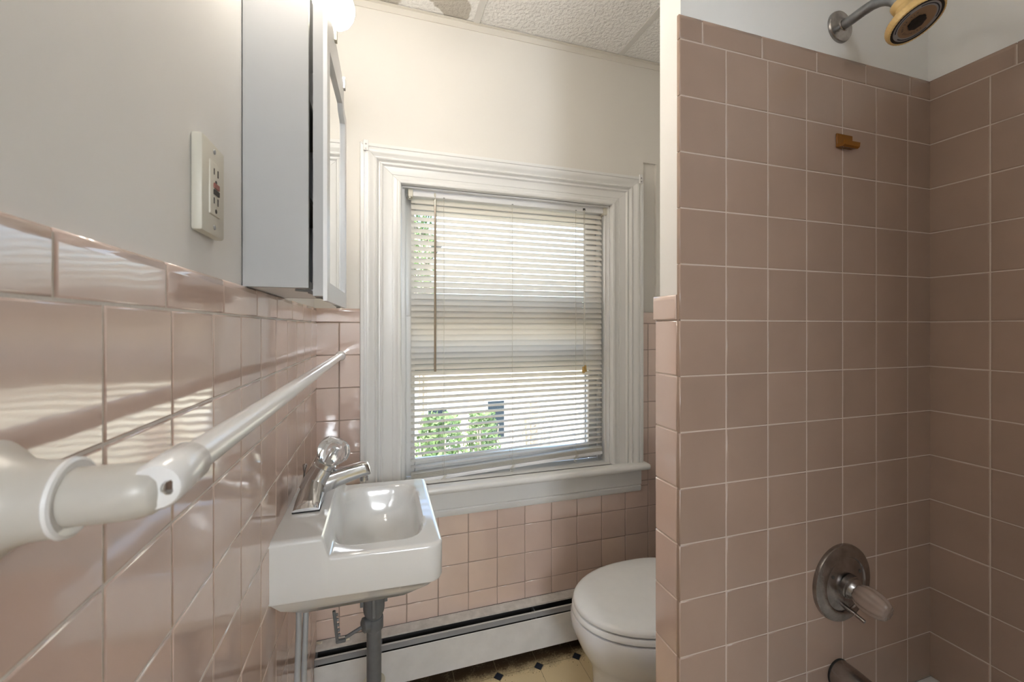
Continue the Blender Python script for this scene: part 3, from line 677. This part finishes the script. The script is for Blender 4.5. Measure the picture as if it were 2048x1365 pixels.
MB().prism([(-.0605, .1460), (-.0625, .1475), (-.0640, .1460), (-.0655, .036), (-.060, .032), (-.059, .034), (-.0635, .038)], 'x', HX0, HX1).obj('front_panel', M_heat, ht)
MB().tube([(HX0, -.033, .085), (HX1, -.033, .085)], .011, 14).obj('heating_pipe', M_fin_shade, ht)
fb = MB()
for q in range(118): fb.box((.06+q*.012, -.052, .058), (.0606+q*.012, -.014, .112))
fo = fb.obj('fins', M_fin_shade, ht); fo['kind'] = 'stuff'
for hx in (HX0, .205, .75, HX1-.004): boxo('hanger', (hx, -.054, .034), (hx+.004, F0-.004, .160), M_heat_grey, ht)
def flake(c, r, z):
    pts = []
    for q in range(9):
        a_ = 2*math.pi*q/9; rr = r*random.uniform(.55, 1.1); pts.append((c[0]+rr*math.cos(a_)*1.5, c[1]+rr*math.sin(a_)*.6))
    b = MB(); top = [(x, y, z+.0035+.004*math.sin(9*x*40)) for x, y in pts]; bot = [(x, y, z) for x, y in pts]; b.loft([bot, top], False); return b
t = flake((.090, -.018, 0), .014, .1865).obj('paint_flake', M_flake); tag(t, 'large curled cream paint flake lying on the heater top', 'paint flake', 'paint flakes on the heater')
t = flake((.014, -.015, 0), .008, .1875).obj('paint_flake', M_flake); tag(t, 'small cream paint flake on the heater top in the room corner', 'paint flake', 'paint flakes on the heater')
db = MB()
for q in range(240):
    x = random.uniform(.05, 1.05); y = -.068-abs(random.gauss(0, .035)); s = random.uniform(.0006, .0022)
    if q % 6 == 0: x, y = random.uniform(.1, .8), random.uniform(-.4, -.08); s *= .8
    a_ = random.uniform(0, 3); db.add([(x+s*math.cos(a_), y+s*math.sin(a_), .0002), (x+s*math.cos(a_+2.1), y+s*math.sin(a_+2.1), .0002), (x+s*math.cos(a_+4.2), y+s*math.sin(a_+4.2), .0002), (x, y, .0002+s)], [(0, 1, 2), (0, 1, 3), (1, 2, 3), (2, 0, 3)])
t = db.obj('floor_debris', mat('debris', (.13, .08, .045), .9)); tag(t, 'brown crumbs and grit scattered on the vinyl along the heater', 'debris', kind='stuff')

# ------------------------------------------------------------------ toilet
tl = thing('toilet', (1.05, -.378, 0), 'white toilet with closed lid behind the partition', 'toilet')
TY = -.378
def egg(tip, back, hw, n=48, sq=2.3):
    cx = tip+(back-tip)*.56; pts = []
    for q in range(n):
        a_ = 2*math.pi*q/n; cc, ss = math.cos(a_), math.sin(a_); e_ = 2/sq
        rx = (cx-tip) if cc < 0 else (back-cx)
        ex = 1.0 if cc < 0 else .62
        pts.append((cx+math.copysign(abs(cc)**ex, cc)*rx, TY+math.copysign(abs(ss)**(.98 if cc < 0 else .72), ss)*hw))
    return pts
def ringz(p, z): return [(x, y, z) for x, y in p]
lid = egg(.760, 1.225, .178)
def grow(p, d): 
    c_ = Vector((.99, TY)); out = []
    for x, y in p: v_ = Vector((x, y))-c_; l_ = v_.length; out.append(tuple(c_+v_*((l_+d)/l_)))
    return out
MB().loft([ringz(grow(lid, -.006), .3745), ringz(grow(lid, 0), .3775), ringz(grow(lid, 0), .384), ringz(grow(lid, -.004), .3895), ringz(grow(lid, -.014), .3925), ringz(grow(lid, -.06), .394), ringz(grow(lid, -.14), .3945)], True).obj('lid', M_lid, tl)
seat = grow(lid, .004)
MB().loft([ringz(grow(seat, -.006), .354), ringz(seat, .3575), ringz(seat, .366), ringz(grow(seat, -.004), .3715), ringz(grow(seat, -.02), .3728)], True).obj('seat', M_lid, tl)
bw = []
for z, tip, back, hw in ((.3525, .775, 1.235, .168), (.351, .756, 1.245, .186), (.340, .752, 1.25, .190), (.315, .754, 1.25, .189), (.285, .766, 1.25, .182), (.255, .780, 1.25, .170), (.228, .797, 1.25, .150), (.205, .810, 1.25, .132), (.185, .817, 1.25, .122), (.14, .820, 1.25, .116), (.08, .814, 1.25, .116), (.035, .804, 1.26, .122), (.02, .795, 1.27, .130), (.0, .793, 1.272, .132)):
    bw.append(ringz(egg(tip, back, hw), z))
MB().loft(bw, True).obj('bowl', M_toilet, tl)
MB().box((1.235, -.60, .37), (1.475, -.155, .70), .02, 3).obj('tank', M_toilet, tl)
MB().box((1.228, -.607, .70), (1.482, -.148, .735), .01, 3).obj('tank_lid', M_toilet, tl)
MB().box((1.21, -.47, .20), (1.40, -.285, .372), .02, 2).obj('tank_shelf', M_toilet, tl)
for y in (-.43, -.325): MB().lathe([(.011, .372), (.011, .392), (.008, .396), (0, .397)], (1.232-.012, y, 0), (0, 0, 1), 16).obj('hinge_cap', M_lid, tl)

# ------------------------------------------------------------------ tub
tu = thing('bathtub', (1.14, -1.58, 0), 'white enamel bathtub below the shower fittings', 'bathtub')
TX0, TX1, TY0, TY1, TZ = .772, 1.4955, -.8265, -2.335, .360
NX2, NY2 = 40, 60; b = MB(); V = []
for i in range(NX2+1):
    for j in range(NY2+1):
        u, v = i/NX2, j/NY2; x = TX0+(TX1-TX0)*u; y = TY0+(TY1-TY0)*v
        q = (abs((x-(TX0+TX1)/2)/.305)**5+abs((y-(TY0+TY1)/2)/.68)**5)**.2
        V.append((x, y, TZ-.29*sm01((1-q)/.28)-.006*sm01((.06-min(x-TX0, 9))/.06)))
b.add(V, [(i*(NY2+1)+j, i*(NY2+1)+j+1, (i+1)*(NY2+1)+j+1, (i+1)*(NY2+1)+j) for i in range(NX2) for j in range(NY2)], True)
b.obj('basin', M_tub, tu)
MB().box((TX0, TY0, 0), (TX0+.012, TY1, TZ-.006), .004, 1).obj('apron', M_tub, tu)

# ------------------------------------------------------------------ shower fittings
FYs = YS-.0034
sv = thing('shower_valve', (1.187, FYs, .649), 'tarnished round shower valve with clear acrylic handle', 'faucet')
vo = Vector((1.187, FYs, .649)); vd = Vector((0, -1, 0))
MB().lathe([(.0845, 0), (.0850, .003), (.0835, .008), (.0780, .0105), (.0620, .0140), (.0600, .0135), (.0585, .0110), (.040, .0150), (.030, .0165), (0, .0165)], vo, vd, 48).obj('escutcheon', M_chrome_w, sv)
ha = Vector((.0, -.0585, -.010)).normalized()
MB().lathe([(.0265, 0), (.0265, .009), (.0240, .0105), (.0240, .0135), (.0215, .0150), (.0190, .0195), (.0150, .0225), (.014, .024)], vo+vd*.0150+Vector((0, 0, .001)), ha, 28).obj('hub', M_chrome_w, sv)
hp = vo+vd*.0150+ha*.019
MB().lathe([(.0140, 0), (.0195, .004), (.0245, .014), (.0262, .026), (.0250, .040), (.0215, .052), (.0165, .0590), (.0150, .0600), (0, .0595)], hp, ha, 64, flute=.055, nfl=9).obj('handle', M_acryl_o, sv)
MB().lathe([(.0075, -.004), (.0075, .020), (.005, .024), (.005, .034), (0, .034)], hp, ha, 14).obj('handle_screw', M_chrome_w, sv)
MB().tube([(1.185, FYs-.010, .600), (1.186, FYs-.032, .5955), (1.186, FYs-.0325, .5955), (1.187, FYs-.050, .591)], [.0050, .0050, .0040, .0040], 12).obj('diverter_lever', M_chrome_w, sv)
for q in (150, 330):
    a_ = math.radians(q); MB().lathe([(.004, 0), (.0035, .0016), (0, .002)], vo+vd*.0128+Vector((.047*math.cos(a_), 0, -.047*math.sin(a_)*(-1 if q < 200 else 1))), vd, 12).obj('screw', M_slot, sv)
tsps = thing('tub_spout', (1.179, FYs, .447), 'tarnished chrome tub spout below the shower valve', 'spout')
MB().tube([(1.179, FYs, .447), (1.179, FYs-.03, .447), (1.179, FYs-.075, .444), (1.179, FYs-.11, .436), (1.179, FYs-.128, .428)], [.0300, .0298, .0285, .0265, .0235], 32).obj('spout_body', M_chrome_w, tsps)
MB().lathe([(.0305, 0), (.0312, .002), (.0305, .004)], (1.179, FYs, .447), vd, 32).obj('wall_ring', M_dark, tsps)
MB().lathe([(.004, 0), (.004, .012), (.007, .014), (.007, .022), (0, .024)], (1.179, FYs-.112, .462), (0, 0, 1), 14).obj('diverter_knob', M_chrome_w, tsps)

SYP = YS+.006
sh = thing('wall_shower', (1.196, SYP, 1.8975), 'yellowed shower head on a bent metal arm', 'shower head')
MB().lathe([(.0350, 0), (.0350, .003), (.0335, .0065), (.020, .0085), (.0140, .0110), (.0130, .0130), (.012, .013)], (1.196, SYP, 1.8975), vd, 36).obj('wall_flange', M_chrome_w, sh)
arm = [(1.196, SYP-.004, 1.8965), (1.196, -.845, 1.8970), (1.196, -.868, 1.8990), (1.196, -.886, 1.8988), (1.196, -.900, 1.8955), (1.196, -.913, 1.8885), (1.196, -.923, 1.8790), (1.196, -.9315, 1.8665)]
MB().tube(arm, .0105, 20).obj('arm', M_arm, sh)
fo_ = Vector((1.196, -.9335, 1.8640)); fd = Vector((.02, -.44, -.90)).normalized()
MB().lathe([(.0125, -.002), (.0165, .0), (.0172, .002), (.0172, .013), (.0160, .0150), (.0155, .0155)], fo_, fd, 40, flute=.012, nfl=20).obj('swivel_nut', M_brass, sh)
MB().lathe([(.0155, .0155), (.0150, .024), (.0170, .031), (.0260, .039), (.0380, .0425), (.0415, .0440)], fo_, fd, 40).obj('neck', M_brass, sh)
MB().lathe([(.0405, .0435), (.0450, .0465), (.0460, .050), (.0460, .0560), (.0445, .0600), (.0420, .0610), (.0415, .0595)], fo_, fd, 144, flute=.010, nfl=48).obj('dial_ring', M_brass, sh)
face = MB().lathe([(.0415, .0580), (.0415, .0597), (.0372, .0597), (.0372, .0590), (0, .0590)], fo_, fd, 48).obj('gasket_ring', M_hfdark, sh)
MB().lathe([(.0370, .0585), (.0370, .0600), (.0300, .0602), (.030, .0592)], fo_, fd, 48).obj('face_rim', M_hfsil, sh)
MB().lathe([(.0300, .0585), (.0300, .0601), (.0, .0601)], fo_, fd, 48).obj('face_plate', M_hfface, sh)
MB().lathe([(.0140, .0595), (.0140, .0625), (.0120, .0635), (0, .0632)], fo_, fd, 32, flute=.05, nfl=8).obj('spray_core', M_hfdark, sh)
fu = Vector((1, 0, 0)); fu = (fu-fd*fu.dot(fd)).normalized(); fw_ = fd.cross(fu)
def fpt(r_, a_, t): return fo_+fd*t+(fu*math.cos(a_)+fw_*math.sin(a_))*r_
arcs = MB()
for a0, a1 in ((.5, 2.4), (2.9, 4.1), (4.6, 6.2)):
    n_ = 16
    for q in range(n_):
        p0, p1 = a0+(a1-a0)*q/n_, a0+(a1-a0)*(q+1)/n_
        arcs.add([fpt(.0345, p0, .0604), fpt(.0345, p1, .0604), fpt(.0325, p1, .0604), fpt(.0325, p0, .0604)], [(0, 1, 2, 3)])
arcs.obj('dial_arrow', M_blue, sh)
txt = 'TELEDYNE WATER PIK'; tm = MB()
dg = bpy.context.evaluated_depsgraph_get()
for i, ch in enumerate(txt):
    if ch == ' ': continue
    cu = bpy.data.curves.new('lettering', 'FONT'); cu.body = ch; cu.size = .0058; cu.align_x = 'CENTER'
    oo = bpy.data.objects.new('lettering', cu); me = oo.to_mesh()
    a_ = math.radians(200-(i-(len(txt)-1)/2)*11.5) + math.pi*.5 - math.pi*.25
    rd = (fu*math.cos(a_)+fw_*math.sin(a_)); tg = fd.cross(rd)
    ctr = fo_+fd*.0604+rd*.0205
    tm.add([ctr-tg*(-v.co.x)*1.0+rd*v.co.y if False else ctr+(-tg)*(-v.co.x)+rd*v.co.y for v in me.vertices], [tuple(p.vertices) for p in me.polygons])
    oo.to_mesh_clear(); bpy.data.objects.remove(oo); bpy.data.curves.remove(cu)
tm.obj('lettering', M_blue, sh)

hk = thing('adhesive_hook', (1.197, FYs, 1.62), 'small amber plastic hook stuck on the shower tile', 'hook')
MB().box((1.1725, FYs, 1.6195), (1.2215, FYs-.0035, 1.650), .001, 1).obj('back_plate', M_amber, hk)
MB().prism([(FYs-.003, 1.6195), (FYs-.014, 1.6165), (FYs-.0185, 1.6190), (FYs-.0195, 1.6285), (FYs-.0170, 1.6290), (FYs-.0155, 1.6230), (FYs-.0035, 1.6260)], 'x', 1.1735, 1.2210).obj('hook_lip', M_amber, hk)

# ------------------------------------------------------------------ unseen fill light added in the hall behind the camera
hl = thing('hall_fill', (.38, -3.99, 1.72), 'unseen globe added as fill light in the hallway behind the doorway', 'lamp')
MB().lathe([(.07, 0), (.07, .015), (.03, .03), (.02, .05)], (.38, -4.0, 1.72), (0, 1, 0), 28).obj('wall_plate', M_chrome, hl)
MB().sphere((.38, -3.76, 1.72), .2, 32, 20).obj('globe', M_fill_globe, hl)
ld = bpy.data.lights.new('hall_fill_light', 'POINT'); ld.energy = HALL_FILL_W; ld.shadow_soft_size = .205; ld.color = (.89, .95, 1)
lo = bpy.data.objects.new('hall_fill_light', ld); COL.objects.link(lo); lo.location = (0, .23, 0); lo.parent = hl

# ------------------------------------------------------------------ outdoors
M_grass = mat('lawn', (.30, .31, .26), .9, var=.3, vscale=1.5)
M_siding = mat('peach_siding', (.76, .60, .46), .7, var=.05, vscale=1)
M_cream_s = mat('cream_siding', (.80, .76, .62), .7, var=.05, vscale=1)
M_roof = mat('grey_shingle', (.34, .33, .33), .8, var=.1, vscale=5)
M_hglass = mat('far_window_glass', (.03, .045, .06), .1)
M_leaf = mat('shrub_leaf', (.15, .24, .08), .6, var=.35, vscale=6)
M_twig = mat('bare_twig', (.40, .35, .28), .8)
M_post = mat('brown_post', (.42, .30, .23), .8)
g = boxo('ground', (-40, .5, -3.3), (40, 60, -3.2), M_grass); tag(g, 'green lawn outside far below the window', kind='structure')
def house(name, label, x0, x1, y0, y1, z1, ridge, m, wins, gable_x=True):
    hs = thing(name, ((x0+x1)/2, (y0+y1)/2, -3.2), label, 'house')
    MB().box((x0, y0, -3.2), (x1, y1, z1)).obj('wall', m, hs)
    nb = int((z1+3.2)/.13); 
    sb = MB()
    for q in range(nb):
        z = -3.2+q*.13; sb.prism([(y0, z), (y0-.02, z), (y0-.004, z+.128), (y0, z+.128)], 'x', x0, x1)
    so = sb.obj('clapboard', m, hs); so['kind'] = 'stuff'
    xm = (x0+x1)/2
    MB().prism([(x0-.3, z1-.05), (xm, ridge), (x1+.3, z1-.05), (x1+.3, z1+.1), (xm, ridge+.17), (x0-.3, z1+.1)], 'y', y0-.25, y1+.2).obj('roof', M_roof, hs)
    MB().prism([(x0, z1), (xm, ridge), (x1, z1)], 'y', y0, y0+.1).obj('gable', m, hs)
    for wx, wz, ww, wh in wins:
        w = MB().box((wx-ww/2-.08, y0-.05, wz-wh/2-.08), (wx+ww/2+.08, y0-.02, wz+wh/2+.08)).obj('window', M_cabw, hs)
        boxo('pane', (wx-ww/2, y0-.06, wz-wh/2), (wx+ww/2, y0-.051, wz+wh/2), M_hglass, w)
    return hs
house('neighbour_house', 'peach sided house outside the upper left of the blind', -6.5, 1.55, 10.5, 16.0, 3.6, 6.4, M_siding, ((-1.6, 1.8, .9, 1.4), (.3, 1.8, .8, 1.3)))
house('neighbour_house', 'cream sided house outside the lower half of the blind', .2, 9.0, 7.2, 8.9, .95, 1.5, M_cream_s, ((1.3, -.85, .38, .75), (2.55, -.75, .36, .8)))
def shrub(name, label, c, r, hgt, n, m, seed):
    rnd = random.Random(seed); t = thing(name, (c[0], c[1], -3.2), label, 'shrub', 'shrubs outside the window'); b = MB()
    for q in range(n):
        th = rnd.uniform(0, 2*math.pi); z = rnd.random(); rr = r*math.sqrt(rnd.random())*(1-.45*z*z)
        p = Vector((c[0]+rr*math.cos(th), c[1]+rr*math.sin(th), c[2]-hgt*.5+hgt*z)); s = rnd.uniform(.03, .065)
        u = Vector((rnd.gauss(0, 1), rnd.gauss(0, 1), rnd.gauss(0, 1))).normalized(); w = u.orthogonal().normalized()
        b.add([p-u*s, p+w*s*.45, p+u*s, p-w*s*.45], [(0, 1, 2, 3)])
    o = b.obj('foliage', m, t); o['kind'] = 'stuff'
    br = MB()
    for q in range(9):
        th = rnd.uniform(0, 2*math.pi); rr = rnd.uniform(.2, .8)*r
        br.tube([(c[0], c[1], -3.2), (c[0]+rr*.3*math.cos(th), c[1]+rr*.3*math.sin(th), (c[2]-3.2)/2), (c[0]+rr*math.cos(th), c[1]+rr*math.sin(th), c[2]+hgt*.35)], [.04, .03, .01], 6)
    br.obj('branches', M_twig, t)
shrub('leafy_shrub', 'green leafy shrub in front of the cream house, left of the blind centre', (1.02, 4.6, -.95), .5, 1.8, 2400, M_leaf, 3)
shrub('leafy_shrub', 'green leafy shrub in front of the cream house, nearer the blind centre', (1.95, 5.9, -1.15), .42, 1.7, 1900, M_leaf, 4)
shrub('bare_shrub', 'thin bare shrub outside right of the blind centre', (2.95, 5.9, -.9), .5, 1.4, 260, M_twig, 5)
shrub('tall_tree', 'tall pale green tree outside the upper left window edge', (.92, 6.3, 2.4), .3, 2.0, 900, M_leaf, 6)
pp = MB().box((3.28, 6.9, -3.2), (3.42, 7.04, -.35), .01, 1).obj('garden_post', M_post); tag(pp, 'brown post standing before the cream house outside', 'post')
